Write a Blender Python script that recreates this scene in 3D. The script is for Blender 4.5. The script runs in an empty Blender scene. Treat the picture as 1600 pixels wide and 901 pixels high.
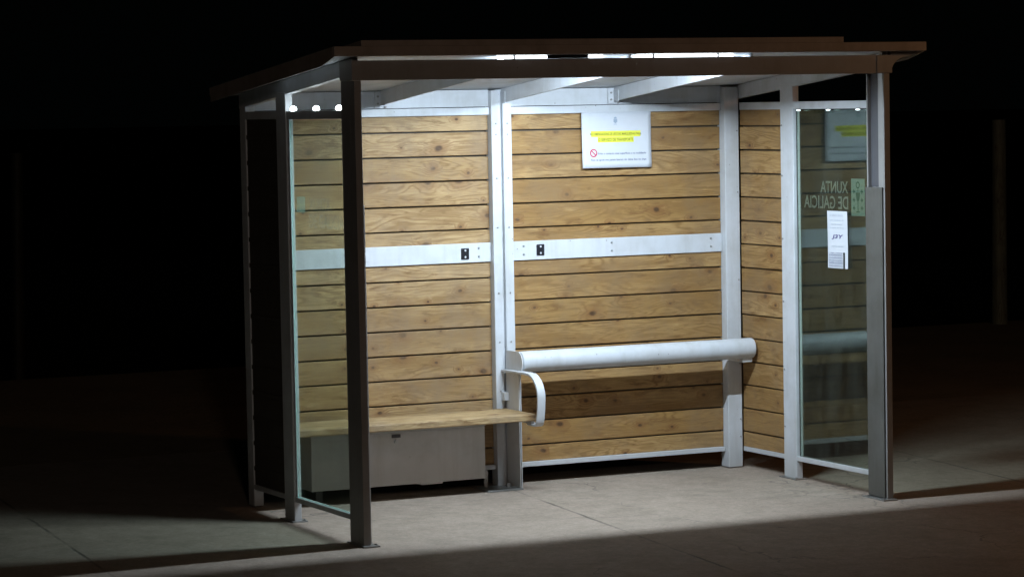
import bpy, bmesh, math, random
from mathutils import Vector, Matrix
R = math.radians
random.seed(7)
SC = bpy.context.scene
COL = SC.collection

# ------------------------------------------------------------------ camera
yaw, pitch, roll = -0.4509, -0.0634, 0.0183
fw = Vector((-math.sin(yaw)*math.cos(pitch), math.cos(yaw)*math.cos(pitch), math.sin(pitch)))
rt = Vector((math.cos(yaw), math.sin(yaw), 0)); up = rt.cross(fw)
rt2 = rt*math.cos(roll) - up*math.sin(roll); up2 = rt*math.sin(roll) + up*math.cos(roll)
cd = bpy.data.cameras.new('camera'); cam = bpy.data.objects.new('camera', cd); COL.objects.link(cam)
M4 = Matrix((rt2, up2, -fw)).transposed().to_4x4(); M4.translation = Vector((-5.3809, -14.356, 2.1215))
cam.matrix_world = M4
cd.sensor_width = 36; cd.lens = 36*4517/1600; cd.clip_start = .1; cd.clip_end = 2000
SC.camera = cam

# ------------------------------------------------------------------ world: night sky
w = bpy.data.worlds.new('World'); SC.world = w; w.use_nodes = True
nt = w.node_tree; nt.nodes.clear()
sky = nt.nodes.new('ShaderNodeTexSky'); sky.sky_type = 'NISHITA'; sky.sun_disc = False
sky.sun_elevation = R(1.5); sky.sun_rotation = R(120)
mixs = nt.nodes.new('ShaderNodeMix'); mixs.data_type = 'RGBA'; mixs.inputs['Factor'].default_value = .92
mixs.inputs['B'].default_value = (.45, .75, .72, 1)
bg = nt.nodes.new('ShaderNodeBackground'); bg.inputs['Strength'].default_value = .0007
wo = nt.nodes.new('ShaderNodeOutputWorld')
nt.links.new(sky.outputs[0], mixs.inputs['A']); nt.links.new(mixs.outputs['Result'], bg.inputs[0]); nt.links.new(bg.outputs[0], wo.inputs[0])

# ------------------------------------------------------------------ exposure
vs = SC.view_settings; vs.view_transform = 'Standard'; vs.look = 'None'; vs.gamma = 1; vs.exposure = 0
SC.render.engine = 'CYCLES'
SC.cycles.max_bounces = 10; SC.cycles.transparent_max_bounces = 16; SC.cycles.diffuse_bounces = 5
SC.cycles.sample_clamp_indirect = 6

# ------------------------------------------------------------------ the sodium street lamp out of frame, right and in front
def lamp_point(name, loc, power, col, rad):
    l = bpy.data.lights.new(name, 'POINT'); l.energy = power; l.color = col; l.shadow_soft_size = rad
    o = bpy.data.objects.new(name, l); COL.objects.link(o); o.location = loc
    return o
lamp_point('street_light', (5.8, -3.6, 2.9), 56, (1, .50, .22), .12)
lamp_point('distant_fill_light', (-7, -22, 6), 800, (1, .80, .66), .4)  # unseen fill added behind the camera to lift the foreground and front faces

LED_COL = (.73, .87, 1.0)
LED_W = 49.0      # watts of each tube

# ------------------------------------------------------------------ material helpers
def new_mat(name):
    m = bpy.data.materials.new(name); m.use_nodes = True
    n = m.node_tree.nodes; b = n['Principled BSDF']
    return m, m.node_tree, n, b
def node(t, typ, **kw):
    x = t.nodes.new(typ)
    for k, v in kw.items(): setattr(x, k, v)
    return x
def math_(t, op, a, b=None, c=None):
    x = t.nodes.new('ShaderNodeMath'); x.operation = op
    for i, v in enumerate((a, b, c)):
        if v is None: continue
        if isinstance(v, (int, float)): x.inputs[i].default_value = v
        else: t.links.new(v, x.inputs[i])
    return x.outputs[0]
def mixc(t, f, a, b, mode='MIX'):
    x = t.nodes.new('ShaderNodeMix'); x.data_type = 'RGBA'; x.blend_type = mode
    for s, v in (('Factor', f), ('A', a), ('B', b)):
        if isinstance(v, (int, float)): x.inputs[s].default_value = v
        elif isinstance(v, tuple): x.inputs[s].default_value = (*v, 1)
        else: t.links.new(v, x.inputs[s])
    return x.outputs['Result']
def ramp(t, v, stops):
    x = t.nodes.new('ShaderNodeValToRGB')
    while len(x.color_ramp.elements) < len(stops): x.color_ramp.elements.new(.5)
    for e, (p, c) in zip(x.color_ramp.elements, stops):
        e.position = p; e.color = (c, c, c, 1) if isinstance(c, (int, float)) else (*c, 1)
    t.links.new(v, x.inputs[0]); return x.outputs[0]
def noise(t, vec, scale, detail=4, rough=.55, dist=0):
    x = t.nodes.new('ShaderNodeTexNoise'); x.inputs['Scale'].default_value = scale
    x.inputs['Detail'].default_value = detail; x.inputs['Roughness'].default_value = rough; x.inputs['Distortion'].default_value = dist
    if vec is not None: t.links.new(vec, x.inputs['Vector'])
    return x.outputs['Fac']
def bump(t, h, dist, strength, b):
    x = t.nodes.new('ShaderNodeBump'); x.inputs['Distance'].default_value = dist; x.inputs['Strength'].default_value = strength
    t.links.new(h, x.inputs['Height']); t.links.new(x.outputs[0], b.inputs['Normal'])

def paint(name, col, rough=.42, dirt=.25, metallic=0.0):
    m, t, n, b = new_mat(name)
    tc = node(t, 'ShaderNodeTexCoord')
    geo = node(t, 'ShaderNodeNewGeometry')
    a = noise(t, geo.outputs['Position'], 5, 6, .65)
    mp = node(t, 'ShaderNodeMapping'); mp.inputs['Scale'].default_value = (14, 14, 1.6); t.links.new(geo.outputs['Position'], mp.inputs[0])
    s = noise(t, mp.outputs[0], 1, 4, .6)
    d = math_(t, 'MULTIPLY', ramp(t, a, [(.42, 0), (.75, 1)]), dirt)
    c = mixc(t, d, col, tuple(x*.62 for x in (col[0]*1.03, col[1], col[2]*.9)))
    d2 = math_(t, 'MULTIPLY', ramp(t, s, [(.5, 0), (.8, 1)]), dirt*.8)
    c = mixc(t, d2, c, (col[0]*.6, col[1]*.57, col[2]*.5))
    # scuffs: small dark specks
    v = node(t, 'ShaderNodeTexVoronoi'); v.inputs['Scale'].default_value = 26; t.links.new(geo.outputs['Position'], v.inputs['Vector'])
    sp = ramp(t, v.outputs['Distance'], [(.05, 1), (.11, 0)])
    msk = ramp(t, noise(t, geo.outputs['Position'], 9, 2), [(.56, 0), (.62, 1)])
    c = mixc(t, math_(t, 'MULTIPLY', math_(t, 'MULTIPLY', sp, msk), dirt*1.6), c, (.12, .10, .085))
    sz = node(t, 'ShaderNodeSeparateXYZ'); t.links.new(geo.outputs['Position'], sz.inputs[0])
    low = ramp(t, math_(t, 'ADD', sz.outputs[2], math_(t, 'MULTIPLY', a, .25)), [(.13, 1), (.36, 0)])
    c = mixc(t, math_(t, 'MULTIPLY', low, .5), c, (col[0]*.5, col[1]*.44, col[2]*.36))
    t.links.new(c, b.inputs['Base Color']); b.inputs['Metallic'].default_value = metallic
    r = math_(t, 'MULTIPLY_ADD', a, .3, rough-.12); t.links.new(r, b.inputs['Roughness'])
    bump(t, noise(t, geo.outputs['Position'], 220, 3), .0006, .35, b)
    return m
M = {}
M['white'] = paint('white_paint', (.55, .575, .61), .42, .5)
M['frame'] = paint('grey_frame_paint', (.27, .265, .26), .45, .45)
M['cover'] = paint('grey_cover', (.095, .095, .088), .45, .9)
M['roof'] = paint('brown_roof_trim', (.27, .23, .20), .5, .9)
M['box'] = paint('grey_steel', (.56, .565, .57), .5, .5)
M['steel'] = paint('galvanised', (.40, .42, .43), .35, .3, .7)
M['dark'] = paint('dark_panel', (.03, .03, .035), .3, .2)
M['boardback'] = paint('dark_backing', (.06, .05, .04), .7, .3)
M['darkgrey'] = paint('dark_grey_paint', (.085, .085, .095), .5, .3)
M['black'] = paint('black_plastic', (.012, .012, .016), .35, .1)

def wood(name, tint=(1, 1, 1), knots=1.0):
    m, t, n, b = new_mat(name)
    uv = node(t, 'ShaderNodeUVMap', uv_map='UVMap')
    sep = node(t, 'ShaderNodeSeparateXYZ'); t.links.new(uv.outputs[0], sep.inputs[0])
    u, v = sep.outputs[0], sep.outputs[1]
    # knots in stretched cells
    wob = noise(t, uv.outputs[0], 7, 2)
    kc = node(t, 'ShaderNodeCombineXYZ'); t.links.new(math_(t, 'MULTIPLY_ADD', wob, .25, math_(t, 'MULTIPLY', u, 5.6)), kc.inputs[0]); t.links.new(math_(t, 'MULTIPLY_ADD', wob, .2, math_(t, 'MULTIPLY', v, 8.5)), kc.inputs[1])
    vo = node(t, 'ShaderNodeTexVoronoi'); vo.voronoi_dimensions = '2D'; vo.inputs['Scale'].default_value = 1; t.links.new(kc.outputs[0], vo.inputs['Vector'])
    dist = vo.outputs['Distance']
    cs = node(t, 'ShaderNodeSeparateColor'); t.links.new(vo.outputs['Color'], cs.inputs[0])
    has = math_(t, 'GREATER_THAN', cs.outputs[0], 1-.42*knots)
    size = math_(t, 'MULTIPLY_ADD', math_(t, 'POWER', cs.outputs[1], 2.5), .09, .045)
    rel = math_(t, 'DIVIDE', dist, size)
    knot = math_(t, 'MULTIPLY', ramp(t, math_(t, 'MULTIPLY', rel, .5), [(.30, 1), (.62, 0)]), has)
    halo = math_(t, 'MULTIPLY', ramp(t, math_(t, 'MULTIPLY', rel, .2), [(.10, 1), (.9, 0)]), has)
    # flame grain that bends round the knots
    gc = node(t, 'ShaderNodeCombineXYZ'); t.links.new(math_(t, 'MULTIPLY', u, 1.15), gc.inputs[0]); t.links.new(math_(t, 'MULTIPLY', v, 8.0), gc.inputs[1])
    base = noise(t, gc.outputs[0], 1, 3, .45, .6)
    lvl = math_(t, 'ADD', math_(t, 'MULTIPLY', base, 30), math_(t, 'MULTIPLY', halo, 4.0))
    lvl = math_(t, 'ADD', lvl, math_(t, 'MULTIPLY', v, 60))
    ring = math_(t, 'MULTIPLY_ADD', math_(t, 'SINE', math_(t, 'MULTIPLY', lvl, 3.1)), .5, .5)
    ring = math_(t, 'POWER', ring, 2.2)
    ring = math_(t, 'MULTIPLY', ring, ramp(t, noise(t, uv.outputs[0], 3.1, 3), [(.36, .25), (.58, 1)]))
    fc = node(t, 'ShaderNodeCombineXYZ'); t.links.new(math_(t, 'MULTIPLY', u, 9), fc.inputs[0]); t.links.new(math_(t, 'MULTIPLY', v, 240), fc.inputs[1])
    fine = noise(t, fc.outputs[0], 1, 3, .7)
    bc = node(t, 'ShaderNodeCombineXYZ'); t.links.new(math_(t, 'MULTIPLY', u, 1.1), bc.inputs[0]); t.links.new(math_(t, 'MULTIPLY', v, 9), bc.inputs[1])
    broad = noise(t, bc.outputs[0], 1, 5, .65)
    at = node(t, 'ShaderNodeAttribute', attribute_name='tone')
    T = lambda r_, g_, b_: (r_*tint[0], g_*tint[1], b_*tint[2])
    c = mixc(t, at.outputs['Fac'], T(.50, .365, .195), T(.33, .22, .093))
    c = mixc(t, math_(t, 'MULTIPLY', ring, .85), c, T(.20, .118, .042))
    c = mixc(t, ramp(t, broad, [(.46, 0), (.62, .8)]), c, T(.25, .155, .062))
    c = mixc(t, math_(t, 'MULTIPLY', ramp(t, fine, [(.42, 0), (.66, 1)]), .55), c, T(.22, .13, .06))
    c = mixc(t, math_(t, 'MULTIPLY', halo, .75), c, T(.20, .10, .038))
    c = mixc(t, math_(t, 'MULTIPLY', knot, .88), c, (.05, .026, .013))
    sc2 = node(t, 'ShaderNodeCombineXYZ'); t.links.new(math_(t, 'MULTIPLY', u, 5), sc2.inputs[0]); t.links.new(math_(t, 'MULTIPLY', v, 26), sc2.inputs[1])
    blot = noise(t, sc2.outputs[0], 1, 5, .7, .5)
    c = mixc(t, ramp(t, blot, [(.54, 0), (.68, .8)]), c, T(.15, .08, .03))
    c = mixc(t, ramp(t, blot, [(.28, .5), (.40, 0)]), c, T(.54, .40, .22))
    # grey weather stains
    geo = node(t, 'ShaderNodeNewGeometry')
    st = ramp(t, noise(t, geo.outputs['Position'], 3.0, 6, .75), [(.44, 0), (.62, .6)])
    c = mixc(t, st, c, T(.24, .175, .11))
    t.links.new(c, b.inputs['Base Color']); b.inputs['Roughness'].default_value = .62
    b.inputs['Specular IOR Level'].default_value = .3
    h = math_(t, 'ADD', math_(t, 'MULTIPLY', fine, .6), math_(t, 'MULTIPLY', ring, .5))
    bump(t, h, .0012, .5, b)
    return m
M['wood'] = wood('varnished_pine', (.95, .91, .88))
M['wood_right'] = wood('golden_pine', (.89, .79, .64))
M['woodseat'] = wood('bench_pine', (1.02, 1.03, 1.05), .5)
M['wooddark'] = wood('weathered_post', (.42, .66, .95), .4)
M['woodblack'] = wood('night_dimmed_post', (.035, .06, .08), .2)  # night dimness of the far left post put into the wood colour

def glass(name, tint, ior=1.52):
    m = bpy.data.materials.new(name); m.use_nodes = True; t = m.node_tree; t.nodes.clear()
    o = node(t, 'ShaderNodeOutputMaterial'); geo = node(t, 'ShaderNodeNewGeometry')
    fr = node(t, 'ShaderNodeFresnel')
    i = math_(t, 'ADD', math_(t, 'MULTIPLY', geo.outputs['Backfacing'], 1/ior-ior), ior); t.links.new(i, fr.inputs['IOR'])
    tr = node(t, 'ShaderNodeBsdfTransparent'); tr.inputs[0].default_value = (*tint, 1)
    gl = node(t, 'ShaderNodeBsdfGlossy'); gl.inputs['Roughness'].default_value = .015; gl.inputs[0].default_value = (.86, 1, .93, 1)
    di = node(t, 'ShaderNodeBsdfDiffuse'); di.inputs[0].default_value = (.42, .50, .46, 1)
    mx = node(t, 'ShaderNodeMixShader'); m2 = node(t, 'ShaderNodeMixShader')
    # film of dust and wiped smears
    mg = node(t, 'ShaderNodeMapping'); mg.inputs['Scale'].default_value = (6, 9, 2.2); mg.inputs['Rotation'].default_value = (.5, 0, 0); t.links.new(geo.outputs['Position'], mg.inputs[0])
    dn = ramp(t, noise(t, mg.outputs[0], 1, 7, .72, .8), [(.42, .010), (.75, .042)])
    t.links.new(dn, m2.inputs[0]); t.links.new(tr.outputs[0], m2.inputs[1]); t.links.new(di.outputs[0], m2.inputs[2])
    t.links.new(fr.outputs[0], mx.inputs[0]); t.links.new(m2.outputs[0], mx.inputs[1]); t.links.new(gl.outputs[0], mx.inputs[2])
    t.links.new(mx.outputs[0], o.inputs[0]); return m
M['glass'] = glass('side_glass', (.865, .92, .88))
def simple(name, col, rough=.6, spec=.4):
    m, t, n, b = new_mat(name)
    geo = node(t, 'ShaderNodeNewGeometry')
    a = noise(t, geo.outputs['Position'], 30, 4)
    c = mixc(t, math_(t, 'MULTIPLY', a, .25), col, tuple(x*.75 for x in col))
    t.links.new(c, b.inputs['Base Color']); b.inputs['Roughness'].default_value = rough; b.inputs['Specular IOR Level'].default_value = spec
    return m
M['edge'] = simple('glass_edge', (.22, .55, .46), .2, .8)
M['paper'] = simple('paper', (.56, .585, .63), .75, .2)
M['ink'] = simple('grey_ink', (.16, .18, .26), .8, .1)
M['blueink'] = simple('blue_ink', (.09, .08, .20), .8, .1)
M['paleink'] = simple('pale_ink', (.42, .46, .52), .8, .1)
M['emblemink'] = simple('emblem_ink', (.30, .36, .44), .8, .1)
M['yellow'] = simple('highlighter_yellow', (.68, .68, .08), .8, .1)
M['darkyellow'] = simple('ink_on_yellow', (.20, .21, .04), .8, .1)
M['red'] = simple('red_ink', (.50, .05, .10), .8, .1)
def vinyl(name, col, cover):
    m = bpy.data.materials.new(name); m.use_nodes = True; t = m.node_tree; b = t.nodes['Principled BSDF']
    b.inputs['Base Color'].default_value = (*col, 1); b.inputs['Roughness'].default_value = .7
    geo = node(t, 'ShaderNodeNewGeometry')
    f = math_(t, 'MULTIPLY_ADD', noise(t, geo.outputs['Position'], 60, 3), .3, cover-.15)
    tr = node(t, 'ShaderNodeBsdfTransparent'); mx = node(t, 'ShaderNodeMixShader')
    tl = node(t, 'ShaderNodeBsdfTranslucent'); tl.inputs[0].default_value = (*col, 1); m3 = node(t, 'ShaderNodeMixShader'); m3.inputs[0].default_value = .5
    t.links.new(b.outputs[0], m3.inputs[1]); t.links.new(tl.outputs[0], m3.inputs[2])
    t.links.new(f, mx.inputs[0]); t.links.new(tr.outputs[0], mx.inputs[1]); t.links.new(m3.outputs[0], mx.inputs[2])
    t.links.new(mx.outputs[0], t.nodes['Material Output'].inputs[0]); return m
M['vinyl'] = vinyl('frosted_vinyl', (.42, .46, .42), .60)
M['vinylfaint'] = vinyl('faint_vinyl', (.40, .52, .46), .20)
M['vinylfaintgreen'] = vinyl('faint_green_vinyl', (.34, .58, .48), .36)
M['vinylgreen'] = vinyl('pale_green_vinyl', (.32, .46, .40), .72)
M['vinyldark'] = vinyl('dark_green_vinyl', (.04, .14, .10), .85)
def emit(name, col, s):
    m = bpy.data.materials.new(name); m.use_nodes = True; t = m.node_tree; t.nodes.clear()
    e = node(t, 'ShaderNodeEmission'); e.inputs[0].default_value = (*col, 1); e.inputs[1].default_value = s
    o = node(t, 'ShaderNodeOutputMaterial'); t.links.new(e.outputs[0], o.inputs[0]); return m
M['tube'] = emit('led_tube', (.88, .96, 1), 6)
M['spot'] = emit('led_spot', (.85, .97, 1), 30)
M['spotdim'] = emit('led_spot_dim', (.85, .97, 1), 3)

def concrete():
    m, t, n, b = new_mat('concrete')
    geo = node(t, 'ShaderNodeNewGeometry'); P = geo.outputs['Position']
    big = noise(t, P, 1.1, 5, .65); mid = noise(t, P, 9, 6, .7); fine = noise(t, P, 140, 4, .75); grit = noise(t, P, 420, 2, .6)
    c = mixc(t, ramp(t, big, [(.35, 0), (.7, 1)]), (.38, .305, .245), (.30, .236, .19))
    c = mixc(t, math_(t, 'MULTIPLY', ramp(t, mid, [(.42, 0), (.7, 1)]), .5), c, (.225, .192, .148))
    c = mixc(t, math_(t, 'MULTIPLY', ramp(t, fine, [(.4, 0), (.72, 1)]), .55), c, (.15, .128, .10))
    c = mixc(t, math_(t, 'MULTIPLY', ramp(t, grit, [(.62, 0), (.75, 1)]), .5), c, (.48, .45, .40))
    spk = noise(t, P, 38, 5, .8)
    c = mixc(t, ramp(t, spk, [(.48, 0), (.64, .36)]), c, (.15, .125, .092))
    c = mixc(t, ramp(t, spk, [(.34, .28), (.44, 0)]), c, (.48, .42, .33))
    blot = noise(t, P, 3.3, 6, .75)
    c = mixc(t, ramp(t, blot, [(.50, 0), (.66, .45)]), c, (.17, .145, .11))
    # chewing-gum marks and small stains
    v = node(t, 'ShaderNodeTexVoronoi'); v.inputs['Scale'].default_value = 2.3; t.links.new(P, v.inputs['Vector'])
    cs = node(t, 'ShaderNodeSeparateColor'); t.links.new(v.outputs['Color'], cs.inputs[0])
    gum = math_(t, 'MULTIPLY', ramp(t, v.outputs['Distance'], [(.030, 1), (.055, 0)]), math_(t, 'GREATER_THAN', cs.outputs[0], .45))
    c = mixc(t, math_(t, 'MULTIPLY', gum, .55), c, (.085, .078, .07))
    gum2 = math_(t, 'MULTIPLY', ramp(t, v.outputs['Distance'], [(.014, 1), (.022, 0)]), math_(t, 'LESS_THAN', cs.outputs[1], .18))
    c = mixc(t, gum2, c, (.6, .6, .57))
    # cast joints across the depth of the pavement
    sp = node(t, 'ShaderNodeSeparateXYZ'); t.links.new(P, sp.inputs[0])
    x = math_(t, 'ADD', math_(t, 'ADD', sp.outputs[0], math_(t, 'MULTIPLY', sp.outputs[1], -.085)), math_(t, 'MULTIPLY', mid, .025))
    xm = math_(t, 'ABSOLUTE', math_(t, 'SUBTRACT', math_(t, 'MODULO', math_(t, 'ADD', x, 1.16+26.5+1.325), 2.65), 1.325))
    j = ramp(t, xm, [(.004, 1), (.012, 0)])
    jm = ramp(t, noise(t, P, 2.4, 3), [(.38, .1), (.6, .75)])
    j = math_(t, 'MULTIPLY', j, jm)
    c = mixc(t, j, c, (.055, .05, .042))
    # hairline cracks
    vc = node(t, 'ShaderNodeTexVoronoi'); vc.feature = 'DISTANCE_TO_EDGE'; vc.inputs['Scale'].default_value = .8
    off = node(t, 'ShaderNodeVectorMath'); off.operation = 'ADD'; t.links.new(P, off.inputs[0])
    nn = node(t, 'ShaderNodeTexNoise'); nn.inputs['Scale'].default_value = 3; nn.inputs['Detail'].default_value = 6; t.links.new(P, nn.inputs['Vector'])
    sc = node(t, 'ShaderNodeVectorMath'); sc.operation = 'SCALE'; sc.inputs['Scale'].default_value = .5; t.links.new(nn.outputs['Color'], sc.inputs[0]); t.links.new(sc.outputs[0], off.inputs[1])
    t.links.new(off.outputs[0], vc.inputs['Vector'])
    cr = math_(t, 'MULTIPLY', ramp(t, vc.outputs['Distance'], [(.002, 1), (.007, 0)]), ramp(t, noise(t, P, .9, 2), [(.52, 0), (.6, .6)]))
    c = mixc(t, cr, c, (.07, .062, .052))
    t.links.new(c, b.inputs['Base Color'])
    t.links.new(math_(t, 'MULTIPLY_ADD', mid, .3, .62), b.inputs['Roughness']); b.inputs['Specular IOR Level'].default_value = .3
    h = math_(t, 'ADD', math_(t, 'MULTIPLY', fine, .5), math_(t, 'ADD', math_(t, 'MULTIPLY', grit, .35), math_(t, 'ADD', math_(t, 'MULTIPLY', mid, .8), math_(t, 'MULTIPLY', j, -2.0))))
    bump(t, h, .004, .6, b)
    return m
M['concrete'] = concrete()
def soil(name, c1, c2, sc):
    m, t, n, b = new_mat(name)
    geo = node(t, 'ShaderNodeNewGeometry'); P = geo.outputs['Position']
    a = noise(t, P, sc, 8, .7); f = noise(t, P, sc*18, 4, .7)
    c = mixc(t, ramp(t, a, [(.35, 0), (.7, 1)]), c1, c2)
    c = mixc(t, math_(t, 'MULTIPLY', f, .6), c, tuple(x*.4 for x in c1))
    t.links.new(c, b.inputs['Base Color']); b.inputs['Roughness'].default_value = .95; b.inputs['Specular IOR Level'].default_value = .1
    bump(t, f, .03, .8, b); return m
M['soil'] = soil('dirt', (.34, .27, .19), (.22, .18, .13), 1.2)
M['field'] = soil('dark_field', (.018, .024, .012), (.010, .014, .008), .6)
M['asphalt'] = soil('asphalt', (.05, .05, .05), (.035, .035, .035), 2)

# ------------------------------------------------------------------ mesh helpers
def box(bm, x0, x1, y0, y1, z0, z1, rot=None):
    vs_ = [bm.verts.new((x, y, z)) for x in (x0, x1) for y in (y0, y1) for z in (z0, z1)]
    f = [(0,1,3,2),(4,6,7,5),(0,4,5,1),(2,3,7,6),(0,2,6,4),(1,5,7,3)]
    fs = [bm.faces.new([vs_[i] for i in q]) for q in f]
    if rot: bmesh.ops.transform(bm, matrix=rot, verts=vs_)
    return vs_, fs
def prism(bm, pts, axis, a0, a1):
    """extrude a 2D outline along axis ('x','y','z')"""
    def mk(p, a):
        if axis == 'x': return (a, p[0], p[1])
        if axis == 'y': return (p[0], a, p[1])
        return (p[0], p[1], a)
    A = [bm.verts.new(mk(p, a0)) for p in pts]; B = [bm.verts.new(mk(p, a1)) for p in pts]
    n = len(pts)
    bm.faces.new(A[::-1]); bm.faces.new(B)
    for i in range(n): bm.faces.new((A[i], A[(i+1) % n], B[(i+1) % n], B[i]))
    return A+B
def cyl(bm, p0, p1, r, seg=24, r2=None):
    p0 = Vector(p0); p1 = Vector(p1); d = p1-p0
    q = d.to_track_quat('Z', 'Y').to_matrix().to_4x4(); q.translation = (p0+p1)/2
    bmesh.ops.create_cone(bm, cap_ends=True, segments=seg, radius1=r, radius2=r if r2 is None else r2, depth=d.length, matrix=q)
def obj(name, bm, mat, parent=None, bevel=0, smooth=False, label=None):
    bmesh.ops.recalc_face_normals(bm, faces=bm.faces)
    me = bpy.data.meshes.new(name); bm.to_mesh(me); bm.free()
    for mm in (mat if isinstance(mat, (list, tuple)) else [mat]): me.materials.append(mm)
    o = bpy.data.objects.new(name, me); COL.objects.link(o)
    if parent: o.parent = parent
    if bevel:
        b = o.modifiers.new('bevel', 'BEVEL'); b.width = bevel; b.segments = 2; b.limit_method = 'ANGLE'; b.angle_limit = R(40)
    if smooth:
        for p in me.polygons: p.use_smooth = True
        try: me.set_sharp_from_angle(angle=R(40))
        except Exception: pass
    if label: o['label'] = label
    return o
def B(name, dims, mat, parent=None, bevel=.002, label=None):
    bm = bmesh.new()
    for d in (dims if isinstance(dims[0], (tuple, list)) else [dims]): box(bm, *d)
    return obj(name, bm, mat, parent, bevel, label=label)
def thing(name, label, cat, loc=(0, 0, 0), group=None):
    o = bpy.data.objects.new(name, None); COL.objects.link(o); o.location = loc; o.empty_display_size = .2
    o['label'] = label; o['category'] = cat
    if group: o['group'] = group
    return o
def textmesh(name, s, width, height, mat, parent, M44, shear=0, bold=0):
    """text whose lower left corner is at the origin of M44, stretched to width x height"""
    cu = bpy.data.curves.new(name, 'FONT'); cu.body = s; cu.size = 1; cu.extrude = 0; cu.offset = bold; cu.resolution_u = 3
    cu.shear = shear
    tmp = bpy.data.objects.new(name, cu); COL.objects.link(tmp)
    dg = bpy.context.evaluated_depsgraph_get()
    me = bpy.data.meshes.new_from_object(tmp.evaluated_get(dg)); bpy.data.objects.remove(tmp); bpy.data.curves.remove(cu)
    xs = [v.co.x for v in me.vertices]; ys = [v.co.y for v in me.vertices]
    x0, x1, y0, y1 = min(xs), max(xs), min(ys), max(ys)
    for v in me.vertices:
        v.co = M44 @ Vector(((v.co.x-x0)/(x1-x0)*width, (v.co.y-y0)/(y1-y0)*height, 0))
    me.materials.clear(); me.materials.append(mat); me.name = name
    o = bpy.data.objects.new(name, me); COL.objects.link(o); o.parent = parent
    return o

# ------------------------------------------------------------------ ground
SL = .0135                       # the pavement falls gently towards the road
gz = lambda y: SL*(y+1.55)
def sheet(name, x0, x1, y0, y1, zf, mat, nx=1, ny=1):
    bm = bmesh.new(); g = [[bm.verts.new((x0+(x1-x0)*i/nx, y0+(y1-y0)*j/ny, zf(x0+(x1-x0)*i/nx, y0+(y1-y0)*j/ny))) for i in range(nx+1)] for j in range(ny+1)]
    for j in range(ny):
        for i in range(nx): bm.faces.new((g[j][i], g[j][i+1], g[j+1][i+1], g[j+1][i]))
    o = obj(name, bm, mat); o['kind'] = 'structure'; return o
def slab(name, x0, x1, y0, y1, mat, th=.14):
    bm = bmesh.new()
    prism(bm, [(y0, gz(y0)), (y1, gz(y1)), (y1, gz(y1)-th), (y0, gz(y0)-th)], 'x', x0, x1)
    o = obj(name, bm, mat); o['kind'] = 'structure'; return o
slab('pavement', -40, 40, -6.0, 2.2, M['concrete'])
slab('kerb', -40, 40, -6.152, -6.003, M['concrete'], .2)
slab('dirt_verge', -40, 40, 2.203, 6.9, M['soil'], .13)
sheet('road', -60, 60, -16, -6.154, lambda x, y: gz(-6.15)-.13, M['asphalt'])
sheet('ground', -400, 400, -400, 400, lambda x, y: -.24, M['field'])

# ------------------------------------------------------------------ THE SHELTER
L, D = 3.04, 1.55
S = thing('bus_shelter', 'open-fronted white metal bus shelter lined with pine boards and lit from inside at night', 'bus shelter', (1.5, -.75, 0))
def P_(name, bm_or, *a, **k): pass
def child(o, parent=S):
    o.parent = parent
    if parent is S: o.matrix_parent_inverse = Matrix.Translation(-S.location)
    return o
def SB(name, dims, mat, bevel=.002, label=None, parent=None):
    o = B(name, dims, mat, None, bevel, label)
    return child(o) if parent is None else par(o, parent)
def par(o, parent):
    o.parent = parent; o.matrix_parent_inverse = Matrix.Identity(4)
    return o
def SO(name, bm, mat, bevel=0, smooth=False, label=None, parent=None):
    o = obj(name, bm, mat, None, bevel, smooth, label)
    return child(o) if parent is None else par(o, parent)
def bolt(p, n, r=.006, parent=None, mat='steel', name='bolt'):
    bm = bmesh.new(); p = Vector(p); n = Vector(n)
    cyl(bm, p, p+n*.004, r, 10); cyl(bm, p+n*.004, p+n*.007, r*.62, 6)
    return SO(name, bm, M[mat], parent=parent)

# plank panels ------------------------------------------------------
PITCH = .1343; GAP = .0085
def board_panel(name, axis, a0, a1, face, thick, z0, z1, mat, label=None, first=1.980):
    """boards running along axis; face = coordinate of inner face, thick = signed thickness"""
    bm = bmesh.new(); uvl = bm.loops.layers.uv.new('UVMap'); tone = bm.verts.layers.float.new('tone')
    edges = [z1]; z = first
    while z > z0+.02: edges.append(z); z -= PITCH
    edges.append(z0)
    for k in range(len(edges)-1):
        zt = edges[k]-(GAP*.5 if k else 0); zb = edges[k+1]+(GAP*.5 if k < len(edges)-2 else 0)
        jit = random.uniform(-.0012, .0012); uo = random.uniform(0, 60); vo = random.uniform(0, 60); tn = random.random()
        zt += random.uniform(-.0008, .0008)
        c0, c1 = sorted((face+jit, face+thick))
        if axis == 'x': vv, ff = box(bm, a0, a1, c0, c1, zb, zt)
        else: vv, ff = box(bm, c0, c1, a0, a1, zb, zt)
        if k:   # a lath behind each gap
            d0, d1 = sorted((face+thick*1.001, face+thick*1.22))
            v2, f2 = box(bm, a0, a1, d0, d1, edges[k]-.012, edges[k]+.012) if axis == 'x' else box(bm, d0, d1, a0, a1, edges[k]-.012, edges[k]+.012)
            vv = vv+v2
            for f in f2: f.material_index = 1
        for q in vv: q[tone] = tn
        if axis == 'y':          # the outside of the side boards takes the dark backing colour
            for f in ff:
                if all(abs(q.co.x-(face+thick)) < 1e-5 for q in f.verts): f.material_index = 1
        for f in ff:
            for lp in f.loops:
                co = lp.vert.co; a = co.x if axis == 'x' else co.y; cc = co.y if axis == 'x' else co.x
                lp[uvl].uv = (a+uo, co.z+cc*.7+vo)
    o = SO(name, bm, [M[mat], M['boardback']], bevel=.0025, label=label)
    return o
ZR = (.116, .142); ZT = (2.068, 2.110); ZM = (1.263, 1.368)
board_panel('timber_wall_panel', 'x', .06, 1.440, 0.0, .022, ZR[1], ZT[0], 'wood')
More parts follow.
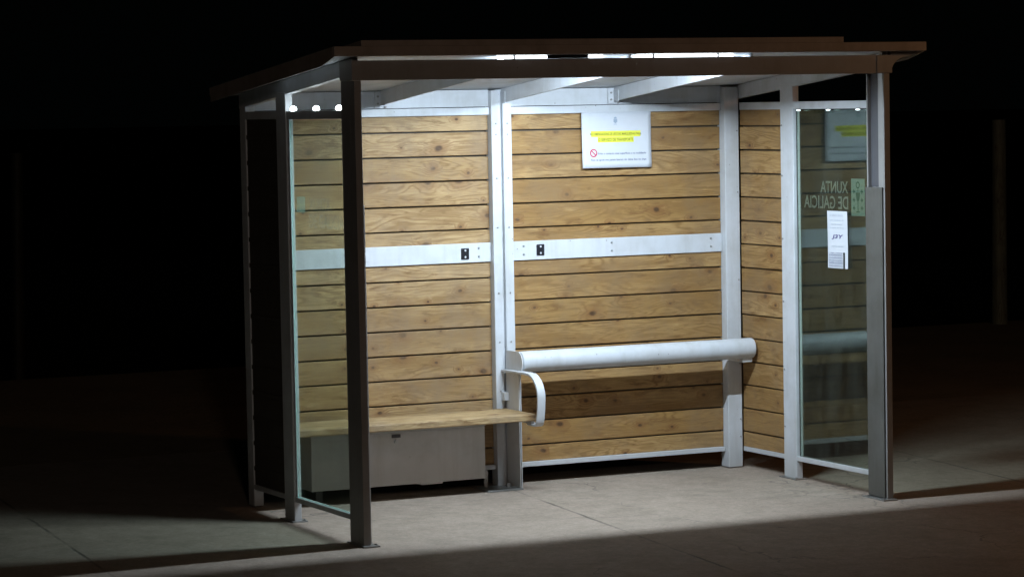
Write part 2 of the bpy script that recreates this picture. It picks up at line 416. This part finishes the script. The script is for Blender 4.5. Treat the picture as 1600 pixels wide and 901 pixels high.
board_panel('timber_wall_panel', 'x', 1.563, 2.904, 0.0, .022, ZR[1], ZT[0], 'wood_right')
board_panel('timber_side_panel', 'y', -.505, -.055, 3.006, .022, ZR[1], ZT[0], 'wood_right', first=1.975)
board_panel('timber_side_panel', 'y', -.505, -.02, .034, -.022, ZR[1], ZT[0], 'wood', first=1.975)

# back wall frame ---------------------------------------------------
for x0, x1 in ((.06, 1.440), (1.563, 2.904)):
    SB('top_rail', (x0, x1, -.022, .03, *ZT), M['white'])
    mr = SB('mid_rail', (x0, x1, -.012, -.003, *ZM), M['white'])
    SB('bottom_rail', (x0, x1, -.02, .03, *ZR), M['white'])
    SB('fascia_panel', (x0-.004, x1+.004, -.006, .012, ZT[1]+.003, 2.206), M['white'])
for x, zc in ((.66, 0), (1.365, 0), (1.64, 0), (2.19, 0), (2.83, 0)):
    for dz in (.032, .078): bolt((x, -.012, ZM[0]+dz), (0, -1, 0), .0055)
# posts at the back
def post_back(x0, x1, y0=-.055, y1=.03, top=2.20):
    bm = bmesh.new(); box(bm, x0, x1, y0, y1, gz(0)+.004, top)
    return SO('back_post', bm, M['white'], bevel=.004)
post_back(2.906, 2.999); post_back(.004, .058)
SB('back_post', [(1.441, 1.489, -.045, .03, gz(0)+.006, 2.20), (1.4892, 1.5088, -.024, .03, gz(0)+.006, 2.135), (1.509, 1.562, -.047, .03, gz(0)+.006, 2.135)], M['white'], .0025)
for z in (2.02, 1.96, 1.72, 1.45, 1.09, .82, .55):
    bolt((1.467, -.045, z), (0, -1, 0), .004, mat='frame'); bolt((1.536, -.047, z), (0, -1, 0), .004, mat='frame')
for z in (1.95, 1.6, 1.1, .62, .3, .2):
    bolt((2.985, -.055, z), (0, -1, 0), .004, mat='frame')
# rafters and beams --------------------------------------------------
zr_b = lambda y: 2.130-.100*y        # underside of the rafters
zr_t = lambda y: 2.209-.100*y        # underside of the roof
def rafter(x0, x1, yb=-.012, yf=-1.515, drop=0, name='rafter'):
    bm = bmesh.new()
    prism(bm, [(yb, zr_b(yb)-drop), (yf, zr_b(yf)-drop), (yf, zr_t(yf)-.002), (yb, zr_t(yb)-.002)], 'x', x0, x1)
    return SO(name, bm, M['white'], bevel=.002)
for x in (.80, 1.516, 2.22):
    rf = rafter(x, x+.012)
    # angle bracket at the wall
    bm = bmesh.new()
    box(bm, x-.038, x-.001, -.016, -.0065, 2.118, 2.205); box(bm, x-.005, x-.001, -.075, -.0165, 2.13, 2.195)
    br = SO('bracket', bm, M['white'], bevel=.001, parent=rf); br.parent = rf
    bolt((x-.02, -.016, 2.14), (0, -1, 0), .006, parent=rf, mat='frame'); bolt((x-.02, -.016, 2.178), (0, -1, 0), .006, parent=rf, mat='frame')
    bolt((x+.025, -.014, 2.122), (0, -1, 0), .006, parent=rf, mat='frame')
for x0, x1 in ((.002, .038), (3.002, 3.038)):
    rafter(x0, x1, .03, -1.374, name='side_beam')
bm = bmesh.new()
box(bm, -.012, 3.052, -1.552, -1.536, 2.250, 2.345)
for z in (2.2505, 2.3405): box(bm, .042, 2.998, -1.5358, -1.531, z, z+.004)
SO('front_beam', bm, M['frame'], bevel=.001)
SB('fascia_joint', (2.96, 3.054, -1.5565, -1.5525, 2.252, 2.343), M['frame'], .001)
# roof ---------------------------------------------------------------
RX0, RX1 = -.13, 3.224
bm = bmesh.new()
yb, yf = .10, -1.605
prism(bm, [(yb, zr_t(yb)), (yf, zr_t(yf)), (yf, zr_t(yf)+.012), (yb, zr_t(yb)+.012)], 'x', RX0+.01, RX1-.01)
roof = SO('roof', bm, M['white'])
bm = bmesh.new(); zf = zr_t(-1.605)
box(bm, RX0, RX1, -1.625, -1.606, 2.364, 2.412)
SO('roof_edge', bm, M['roof'], bevel=.003, parent=roof)
SB('roof_edge', (RX0, RX1, .101, .115, zr_t(.1)-.006, zr_t(.1)+.04), M['roof'], .003, parent=roof)
for xa, xb in ((RX0, RX0+.009), (RX1-.009, RX1)):
    bm = bmesh.new()
    prism(bm, [(.1, zr_t(.1)-.034), (-1.45, zr_t(-1.45)-.034), (-1.605, zr_t(-1.605)-.010), (-1.605, zr_t(-1.605)+.042), (.1, zr_t(.1)+.042)], 'x', xa, xb)
    SO('roof_edge', bm, M['roof'], bevel=.002, parent=roof)
# solar panel lying on the roof
bm = bmesh.new(); t0 = .0135
prism(bm, [(.02, zr_t(.02)+t0), (-1.60, zr_t(-1.60)+t0), (-1.60, zr_t(-1.60)+.072), (.02, zr_t(.02)+.072)], 'x', .02, 2.729)
sp_ = SO('solar_panel', bm, M['roof'], bevel=.002, label='flat panel raised slightly on top of the roof')
bm = bmesh.new()
prism(bm, [(-.02, zr_t(-.02)+.0725), (-1.56, zr_t(-1.56)+.0725), (-1.56, zr_t(-1.56)+.0745), (-.02, zr_t(-.02)+.0745)], 'x', .06, 2.69)
SO('panel_glass', bm, M['dark'], parent=sp_)
# curved end brackets under the roof overhang
def gusset(x, s):
    pts = [(x, 2.366), (x+s*.172, 2.366), (x+s*.165, 2.352)]
    for k in range(9):
        a = math.pi/2*k/8
        pts.append((x+s*(.125-.118*math.sin(a)), 2.262+.078*math.cos(a)))
    pts.append((x, 2.250))
    bm = bmesh.new(); prism(bm, pts, 'y', -1.545, -1.515)
    SO('eaves_bracket', bm, M['frame'], bevel=.002)
gusset(3.053, 1)

# front posts: channel with a cover plate up to shoulder height --------
def front_post(xo, s):
    """xo outer face, s = direction towards the inside"""
    g = gz(-1.5)
    X = lambda a, b: tuple(sorted((xo+s*a, xo+s*b)))
    p = SB('front_post', [(*X(0, .036), -1.550, -1.492, g, 2.2495), (*X(0, .010), -1.4918, -1.392, g, 2.2495), (*X(0, .036), -1.3918, -1.380, g, 2.2495)], M['frame'], .002)
    SB('web', (*X(.0105, .014), -1.4915, -1.3922, 1.655, 2.2485), M['darkgrey'], 0, parent=p)  # dark sheet lining the open channel, recess shade put into its colour
    bm = bmesh.new(); xa_, xb_ = X(-.004, .030)
    prism(bm, [(-1.5305, 2.2505), (-1.378, 2.2505), (-1.378, zr_t(-1.378)-.002), (-1.5305, zr_t(-1.5305)-.002)], 'x', xa_, xb_)
    SO('post_head', bm, M['frame'], bevel=.001, parent=p)
    c = SB('cover_plate', (*X(.0365, .046), -1.538, -1.379, g+.012, 1.652), M['cover'] if s < 0 else M['box'], .0015, parent=p)  # left plate in lighter grey, the stronger light on it put into colour
    f = SB('base_plate', (*X(-.012, .075), -1.575, -1.36, g-.004, g+.008), M['steel'], .002, parent=p)
    for y in (-1.40, -1.55): bolt((xo+s*.062, y, g+.008), (0, 0, 1), .009, parent=p)
front_post(0.0, 1); front_post(L, -1)
def mid_post(xo, s):
    X = lambda a, b: tuple(sorted((xo+s*a, xo+s*b)))
    g = gz(-.57)
    p = SB('side_post', (*X(.0, .04), -.642, -.508, g, zr_b(-.57)+.02), M['white'], .004)
    SB('base_plate', (*X(-.02, .065), -.665, -.49, g-.004, g+.007), M['steel'], .002, parent=p)
    for z in (.3, .62, 1.0, 1.35, 1.7, 1.98): bolt((xo+s*.04, -.525, z), (s, 0, 0), .004, parent=p, mat='frame')
    bolt((xo+s*.05, -.655, g+.007), (0, 0, 1), .008, parent=p)
mid_post(0.0, 1); mid_post(L, -1)
# side rails and glass -------------------------------------------------
for xo, s in ((0.0, 1), (L, -1)):
    X = lambda a, b: tuple(sorted((xo+s*a, xo+s*b)))
    for y0, y1 in ((-.5075, -.056), (-1.3795, -.6425)):
        SB('side_top_rail', (*X(.004, .037), y0, y1, *ZT), M['white'])
        SB('side_bottom_rail', (*X(.004, .037), y0, y1, *ZR), M['white'])
    bm = bmesh.new(); x0, x1 = X(.014, .022)
    vv, ff = box(bm, x0, x1, -1.374, -.648, ZR[1]+.001, ZT[0]-.006)
    for f in ff:
        f.normal_update()
        if abs(f.normal.x) < .5: f.material_index = 1
    pane = SO('glass_pane', bm, [M['glass'], M['edge'] if s == 1 else M['boardback']])
    SB('glazing_bead', [(*X(.009, .0135), -.665, -.6430, ZR[1]+.002, ZT[0]-.002), (*X(.009, .0135), -1.379, -1.362, ZR[1]+.002, ZT[0]-.002)], M['white'], .001)
    # lettering on the outside of the pane, read from outside
    xf = xo+s*.0128
    if s == -1:   # right pane: read by someone outside looking towards -x; that viewer's right is +y
        def T(y, z, d=0): return Matrix(((0, 0, 1, xf+d), (1, 0, 0, y), (0, 1, 0, z), (0, 0, 0, 1)))
        ye0, sg = -1.322, 1
    else:         # left pane: viewer's right is -y
        def T(y, z, d=0): return Matrix(((0, 0, -1, xf-d), (-1, 0, 0, y), (0, 1, 0, z), (0, 0, 0, 1)))
        ye0, sg = -.740, -1
    Yp = lambda a: ye0+sg*a
    textmesh('lettering', 'XUNTA', .278, .064, M['vinyl'] if s < 0 else M['vinylfaint'], None, T(Yp(.165), 1.612), bold=.012)
    textmesh('lettering', 'DE GALICIA', .448, .070, M['vinyl'] if s < 0 else M['vinylfaint'], None, T(Yp(.165), 1.526), bold=.012)
    # emblem panel: pale rectangle with a ring, a cup and six small crosses
    e0, e1, ew = (0, .199, .134) if s < 0 else (.105, .185, .11)
    bm = bmesh.new(); mt = T(Yp(0), 1.494)
    q = [bm.verts.new(mt @ Vector(p)) for p in ((0, e0, 0), (ew, e0, 0), (ew, e1, 0), (0, e1, 0))]; bm.faces.new(q)
    em = obj('emblem', bm, M['vinylgreen'] if s < 0 else M['vinylfaintgreen'])
    bm = bmesh.new(); mt = None
    def rect(a0, a1, b0, b1):
        bm.faces.new([bm.verts.new(mt @ Vector(p)) for p in ((a0, b0, 0), (a1, b0, 0), (a1, b1, 0), (a0, b1, 0))])
    def motif():
     for cy in (.130, .085, .042):
         for cx in (.028, .106):
            rect(cx-.012, cx+.012, cy-.004, cy+.004); rect(cx-.004, cx+.004, cy-.012, cy+.012)
     N = 20; rc = (.067, .165)
     for k in range(N):
        a, b2 = 2*math.pi*k/N, 2*math.pi*(k+1)/N
        bm.faces.new([bm.verts.new(mt @ Vector((rc[0]+r_*math.cos(t_), rc[1]+r_*math.sin(t_), 0))) for r_, t_ in ((.012, a), (.019, a), (.019, b2), (.012, b2))])
     rect(.063, .071, .022, .08); rect(.050, .084, .018, .024)
     bm.faces.new([bm.verts.new(mt @ Vector((a, b, 0))) for a, b in ((.056, .080), (.078, .080), (.090, .125), (.044, .125))])
     rect(.0635, .0705, .130, .142)
    if s < 0:
        for mt in (T(Yp(0), 1.494, .0006), T(Yp(0), 1.494, -.0005)): motif()
        mo = obj('motif', bm, M['vinyldark'], em)
    else: bm.free()
    child(em)
    for o in [o for o in COL.objects if o.name.startswith('lettering') and o.parent is None]: child(o)
    # three small lamps along the top rail of each side
    for y in (-.715, -1.02, -1.315):
        if s == 1:
            lp = SB('side_lamp', (.010, .032, y-.022, y+.022, ZT[1]+.0005, ZT[1]+.006), M['frame'], .001)
            c_, sc_ = (.016, y, ZT[1]+.010), (.7, 1.7, .75)
        else:
            lp = SB('side_lamp', (xo-.049, xo-.0405, y-.018, y+.018, ZT[0]-.004, ZT[0]+.004), M['frame'], .001)
            c_, sc_ = (xo-.047, y, ZT[0]-.006), (.6, 1.7, .32)
        bm = bmesh.new(); bmesh.ops.create_uvsphere(bm, u_segments=14, v_segments=8, radius=.018 if s == 1 else .012, matrix=Matrix.Translation(c_) @ Matrix.Diagonal((*sc_, 1)))
        SO('lens', bm, M['spot'] if s == 1 else M['spotdim'], smooth=True, parent=lp)

# the two LED tubes behind the front beam --------------------------------
SB('tube_mask_plate', (1.045, 1.265, -1.5345, -1.5295, 2.3455, 2.366), M['dark'], .001)  # dark plate added in front of the tube to break its bright line
for xa, xb in ((.775, 1.36), (1.555, 2.11)):
    bm = bmesh.new(); cyl(bm, (xa, -1.522, 2.353), (xb, -1.522, 2.353), .0065, 12)
    tb = SO('led_tube', bm, M['tube'], smooth=True)
    for xx in (xa+.09, xb-.09): SB('clip', (xx-.004, xx+.004, -1.531, -1.513, 2.3455, 2.3622), M['dark'], 0, parent=tb)
    l = bpy.data.lights.new('led_light', 'AREA'); l.shape = 'RECTANGLE'; l.size = xb-xa; l.size_y = .010; l.energy = LED_W; l.color = LED_COL
    lo = bpy.data.objects.new('led_light', l); COL.objects.link(lo)
    lo.location = ((xa+xb)/2, -1.520, 2.344); lo.rotation_euler = (R(27), 0, 0)
    lo.parent = tb

# lean rail, support plate, bench, battery box ----------------------------
bm = bmesh.new(); cyl(bm, (1.512, -.195, .718), (2.983, -.195, .718), .058, 40)
lean = SO('lean_rail', bm, M['white'], bevel=.006, smooth=True, label='fat white tube rail for leaning on')
SB('bracket', (2.912, 2.975, -.215, -.0555, .640, .664), M['white'], .002, parent=lean)
# support plate with its rounded head
bm = bmesh.new(); pts = [(-.048, gz(0)+.01), (-.205, gz(0)+.01), (-.205, .655)]
for k in range(1, 13):
    a = -math.pi/2+math.pi*k/12; pts.append((-.195-.060*math.cos(a), .716+.060*math.sin(a)))
pts += [(-.048, .776)]
prism(bm, pts, 'x', 1.500, 1.506)
sup = SO('support_plate', bm, M['box'], bevel=.001)
SB('flange', [(1.5062, 1.512, -.212, -.050, gz(0)+.01, .665)], M['white'], .001, parent=sup)
SB('base_plate', [(1.30, 1.515, -.215, -.02, gz(-.1)-.002, gz(-.1)+.008)], M['steel'], .002, parent=sup)
bm = bmesh.new(); cyl(bm, (1.47, -.12, gz(-.1)+.008), (1.47, -.12, gz(-.1)+.03), .014, 6)
SO('anchor_nut', bm, M['steel'], parent=sup)
SB('clip', [(1.470, 1.499, -.085, -.046, .50, .545)], M['white'], .002, parent=sup)

def plank_mesh(x0, x1, y0, y1, z0, z1):
    bm = bmesh.new(); uvl = bm.loops.layers.uv.new('UVMap'); tone = bm.verts.layers.float.new('tone')
    n = 1
    for k in range(n):
        ya = y0+(y1-y0)*k/n+.002*(k > 0); yb2 = y0+(y1-y0)*(k+1)/n-.002*(k < n-1)
        vv, ff = box(bm, x0, x1, ya, yb2, z0, z1); uo = 3.3+k*7.1; tn = .1
        for q in vv: q[tone] = tn
        for f in ff:
            for lp in f.loops:
                co = lp.vert.co; lp[uvl].uv = (co.x+uo, co.y+co.z*.9+k*5.7)
    return bm
seat = SO('bench_seat', plank_mesh(.048, 1.496, -.425, -.060, .417, .455), M['woodseat'], bevel=.006, label='thick pale pine plank seat')
# armrest: a flat bar bent down to the seat's front end
bm = bmesh.new(); path = [(-.046, .664), (-.20, .666), (-.34, .667)]
for k in range(1, 11):
    a = math.pi/2*k/10; path.append((-.36-.135*math.sin(a), .545+.122*math.cos(a)))
path += [(-.490, .48), (-.478, .43)]
for k in range(1, 7):
    a = math.pi/2*k/6; path.append((-.44-.036*math.cos(a), .425-.030*math.sin(a)))
path += [(-.36, .398)]
th = .006; nn_ = []
for i, p in enumerate(path):
    a = Vector(path[max(0, i-1)]); b_ = Vector(path[min(len(path)-1, i+1)]); d = (b_-a).normalized(); nn_.append(Vector((-d.y, d.x)))
outl = [tuple(Vector(p)+n_*th) for p, n_ in zip(path, nn_)] + [tuple(Vector(p)-n_*th) for p, n_ in reversed(list(zip(path, nn_)))]
A = []
for x in (1.470, 1.516):
    A.append([bm.verts.new((x, *p)) for p in outl])
m_ = len(path); 
for i in range(m_-1):
    j0, j1 = i, i+1; k0, k1 = 2*m_-1-i, 2*m_-2-i
    bm.faces.new((A[0][j0], A[0][j1], A[0][k1], A[0][k0])); bm.faces.new((A[1][j0], A[1][k0], A[1][k1], A[1][j1]))
    bm.faces.new((A[0][j0], A[1][j0], A[1][j1], A[0][j1])); bm.faces.new((A[0][k0], A[0][k1], A[1][k1], A[1][k0]))
bm.faces.new((A[0][0], A[0][2*m_-1], A[1][2*m_-1], A[1][0])); bm.faces.new((A[0][m_-1], A[1][m_-1], A[1][m_], A[0][m_]))
arm = SO('armrest', bm, M['white'], bevel=.0015, smooth=True, parent=seat)
for xx in (1.476, .055): SB('seat_bracket', (xx, xx+.018, -.40, -.07, .400, .416), M['white'], .001, parent=seat)
# grey steel cabinet under the bench
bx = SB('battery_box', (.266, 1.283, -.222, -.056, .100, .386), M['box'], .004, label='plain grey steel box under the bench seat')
SB('box_lid', (.263, 1.286, -.226, -.054, .3865, .394), M['box'], .002, parent=bx)
bm = bmesh.new(); cyl(bm, (.754, -.2225, .336), (.754, -.234, .336), .011, 14)
SO('lock', bm, M['white'], parent=bx)
SB('latch', (.730, .782, -.2265, -.2225, .356, .374), M['darkgrey'], .001, parent=bx)
SB('box_foot', (.30, .34, -.19, -.08, gz(-.1)+.001, .0995), M['dark'], parent=bx)
SB('box_tab', (.90, 1.03, -.215, -.15, .090, .0995), M['box'], parent=bx)
# conduit
bm = bmesh.new(); cyl(bm, (1.36, -.06, gz(0)), (1.36, -.06, .12), .012, 12); cyl(bm, (1.27, -.06, .165), (1.37, -.06, .10), .010, 12)
SO('cable_conduit', bm, M['box'], smooth=True)
# USB charging sockets on the mid rail
for x, z in ((1.281, 1.3125), (1.742, 1.317)):
    so = SB('charging_socket', (x-.024, x+.024, -.019, -.0122, z-.031, z+.031), M['black'], .004)
    for dz in (-.018, .018):
        bm = bmesh.new(); cyl(bm, (x, -.019, z+dz), (x, -.0205, z+dz), .0055, 12)
        SO('screw', bm, M['white'], parent=so)

# ------------------------------------------------------------------ papers
# wide notice pinned over the top rail of the back wall
po = thing('paper_notice', 'wide white notice with two yellow-highlighted lines, pinned high on the pine back wall', 'notice', (2.225, -.03, 1.91))
pi = Matrix.Translation(-po.location)
def pc(o, parent=None): o.parent = parent or po; o.matrix_parent_inverse = pi if parent is None else Matrix.Identity(4); return o
PX0, PX1, PZ0, PZ1 = 2.005, 2.444, 1.760, 2.072
def psurf(u, v): # u,v 0..1 -> point on the slightly wavy sheet
    return (PX0+(PX1-PX0)*u, -.026-.004*math.sin(u*5+.6)*(1-v)-.007*(1-v)**2, PZ0+(PZ1-PZ0)*v-.002*u)
bm = bmesh.new(); g = [[bm.verts.new(psurf(i/16, j/12)) for i in range(17)] for j in range(13)]
for j in range(12):
    for i in range(16): bm.faces.new((g[j][i], g[j][i+1], g[j+1][i+1], g[j+1][i]))
sh = obj('sheet', bm, M['paper'], smooth=True)
so_ = sh.modifiers.new('s', 'SOLIDIFY'); so_.thickness = .0006; so_.offset = 0
pc(sh)
CW, CH = 895., 700.
def U(cx, cy): return ((cx-145)/CW, 1-(cy-100)/CH)
def onsheet(o, d=.0012):
    for v in o.data.vertices:
        p = psurf(v.co.x, v.co.y); v.co = (p[0], p[1]-d-v.co.z, p[2])
def ptext(s, cx0, cx1, cy0, cy1, mat, d=.0016, bold=0):
    u0, v0 = U(cx0, cy1); u1, v1 = U(cx1, cy0)
    o = textmesh('text_line', s, u1-u0, v1-v0, mat, None, Matrix.Translation((u0, v0, 0)), bold=bold)
    onsheet(o, d); pc(o); return o
def pquad(name, cx0, cx1, cy0, cy1, mat, d=.0010):
    u0, v0 = U(cx0, cy1); u1, v1 = U(cx1, cy0); bm = bmesh.new(); n = 10
    g = [[bm.verts.new((u0+(u1-u0)*i/n, v, 0)) for i in range(n+1)] for v in (v0, v1)]
    for i in range(n): bm.faces.new((g[0][i], g[0][i+1], g[1][i+1], g[1][i]))
    o = obj(name, bm, mat); onsheet(o, d); pc(o); return o
pquad('highlight', 262, 905, 338, 412, M['yellow']); pquad('highlight', 345, 815, 414, 482, M['yellow'])
ptext('RECOMENDACIONS DE USO DAS MARQUESINAS PARA', 250, 912, 360, 398, M['darkyellow'], bold=.02)
ptext('O SERVIZO DE TRANSPORTE', 352, 808, 430, 466, M['darkyellow'], bold=.02)
ptext('Evite o contacto coas superficies e co mobiliario', 345, 970, 606, 640, M['ink'], bold=.02)
ptext('Non se apoie nos paneis laterais nin deixe lixo no chan', 250, 970, 684, 720, M['ink'], bold=.02)
bm = bmesh.new(); N = 28
def ps(x, y): u_, v_ = U(x, y); return bm.verts.new((u_, v_, 0))
for k in range(N):
    a, b2 = 2*math.pi*k/N, 2*math.pi*(k+1)/N
    bm.faces.new([ps(287+r_*math.cos(t_), 612+r_*1.08*math.sin(t_)) for r_, t_ in ((34, a), (47, a), (47, b2), (34, b2))])
bm.faces.new([ps(x, y) for x, y in ((258, 590), (267, 581), (316, 634), (307, 643))])
o = obj('prohibition_symbol', bm, M['red']); onsheet(o, .0014); pc(o)
bm = bmesh.new()
bm.faces.new([ps(x, y) for x, y in ((556, 192), (604, 192), (604, 228), (580, 246), (556, 228))])
bm.faces.new([ps(x, y) for x, y in ((560, 188), (562, 172), (580, 162), (598, 172), (600, 188))])
for x in (563, 577, 591): bm.faces.new([ps(x-4, 250), ps(x+4, 250), ps(x+4, 262), ps(x-4, 262)])
o = obj('coat_of_arms', bm, M['emblemink']); onsheet(o, .0012); pc(o)

# tear-off notice taped to the inside of the right-hand pane
no = thing('tear_off_notice', 'narrow white tear-off flyer taped inside the glass pane, one tab missing', 'flyer', (3.010, -1.07, 1.36))
ni = Matrix.Translation(-no.location)
def nc(o): o.parent = no; o.matrix_parent_inverse = ni; return o
XN = 3.0135
def nsurf(u, v, d=0): # u 0..1 left to right as seen from inside (towards the street), v up; sheet is slightly askew
    y = -.966-.200*u-.010*(1-v); z = 1.207+.309*v+.000*u
    return (XN-d-.004*(1-v)**3-.0015*math.sin(u*6), y, z)
bm = bmesh.new()
def nq(u0, u1, v0, v1, d=0): 
    bm.faces.new([bm.verts.new(nsurf(*p, d)) for p in ((u0, v0), (u1, v0), (u1, v1), (u0, v1))])
for i in range(10):
    for j in range(8): nq(i/10, (i+1)/10, .28+.72*j/8, .28+.72*(j+1)/8)
tabs = [0, .075, .16, .245, .33, .415, .50, .585, .67, .755]
for a, b2 in zip(tabs[:-1], tabs[1:]):
    nq(a+.003, b2-.003, .14+random.uniform(-.0, .0), .28); 
    bm.faces.new([bm.verts.new(nsurf(*p)) for p in ((a+.003, 0), (b2-.003, 0), (b2-.003, .14), (a+.003, .14))])
nq(.845, 1, 0, .28)
sh2 = obj('sheet', bm, M['paper']); bpy.context.view_layer.update()
sd = sh2.modifiers.new('s', 'SOLIDIFY'); sd.thickness = .0005; sd.offset = 0; nc(sh2)
def ntext(s, u0, u1, v0, v1, mat, bold=0, shear=0):
    o = textmesh('text_line', s, u1-u0, v1-v0, mat, None, Matrix.Translation((u0, v0, 0)), bold=bold, shear=shear)
    for v in o.data.vertices: v.co = nsurf(v.co.x, v.co.y, .0012)
    nc(o); return o
ntext('SE OFRECE PERSOA', .14, .80, .905, .94, M['paleink'], .02); ntext('para coidado de', .14, .82, .82, .855, M['paleink'], .02)
ntext('maiores e nenos', .20, .74, .755, .785, M['paleink'], .02); ntext('limpeza do fogar', .14, .84, .69, .72, M['paleink'], .02)
ntext('J3Y', .22, .78, .50, .59, M['blueink'], .03, .2)
ntext('chamar tardes', .20, .78, .37, .40, M['paleink'], .02)
bm = bmesh.new()
for a, b2 in zip(tabs[1:-1], tabs[2:]):
    nq(a-.006, a+.006, .01, .27, .0012)
    c0 = (a+b2)/2
    for q in range(5):
        v0 = .03+q*.047; nq(c0-.018, c0+.018, v0, v0+.026*random.uniform(.6, 1), .0013)
nq(.15, .75, .262, .272, .0012); nq(.15, .75, .10, .108, .0012)
nc(obj('tab_print', bm, M['ink']))

# ------------------------------------------------------------------ posts standing in the dark
def wooden_post(loc, r, h, lean, label, mat='wooddark'):
    t_ = thing('wooden_post', label, 'post', loc)
    bm = bmesh.new(); n = 12; seg = 14; rings = []
    uvl = bm.loops.layers.uv.new('UVMap')
    for j in range(n+1):
        z = h*j/n; rr = r*(1-.12*j/n)
        rings.append([bm.verts.new((lean*z+rr*(1+.05*math.sin(3*a+z*2))*math.cos(a), rr*(1+.05*math.cos(2*a-z))*math.sin(a), z)) for a in [2*math.pi*k/seg for k in range(seg)]])
    for j in range(n):
        for k in range(seg):
            f = bm.faces.new((rings[j][k], rings[j][(k+1) % seg], rings[j+1][(k+1) % seg], rings[j+1][k]))
            for lp in f.loops: lp[uvl].uv = (lp.vert.co.z, math.atan2(lp.vert.co.y, lp.vert.co.x)*r)
    bm.faces.new(rings[0][::-1]); bm.faces.new(rings[-1])
    o = obj('shaft', bm, M[mat], smooth=True); o.parent = t_
    return t_
wooden_post((9.60, 6.70, gz(6.7)-.02), .070, 1.82, 0.0, 'weathered wooden post alone in the dark to the right of the shelter')
wooden_post((1.06, 8.0, -.24), .055, 2.05, 0.02, 'thin dark post barely visible at the far left behind the shelter', 'woodblack')
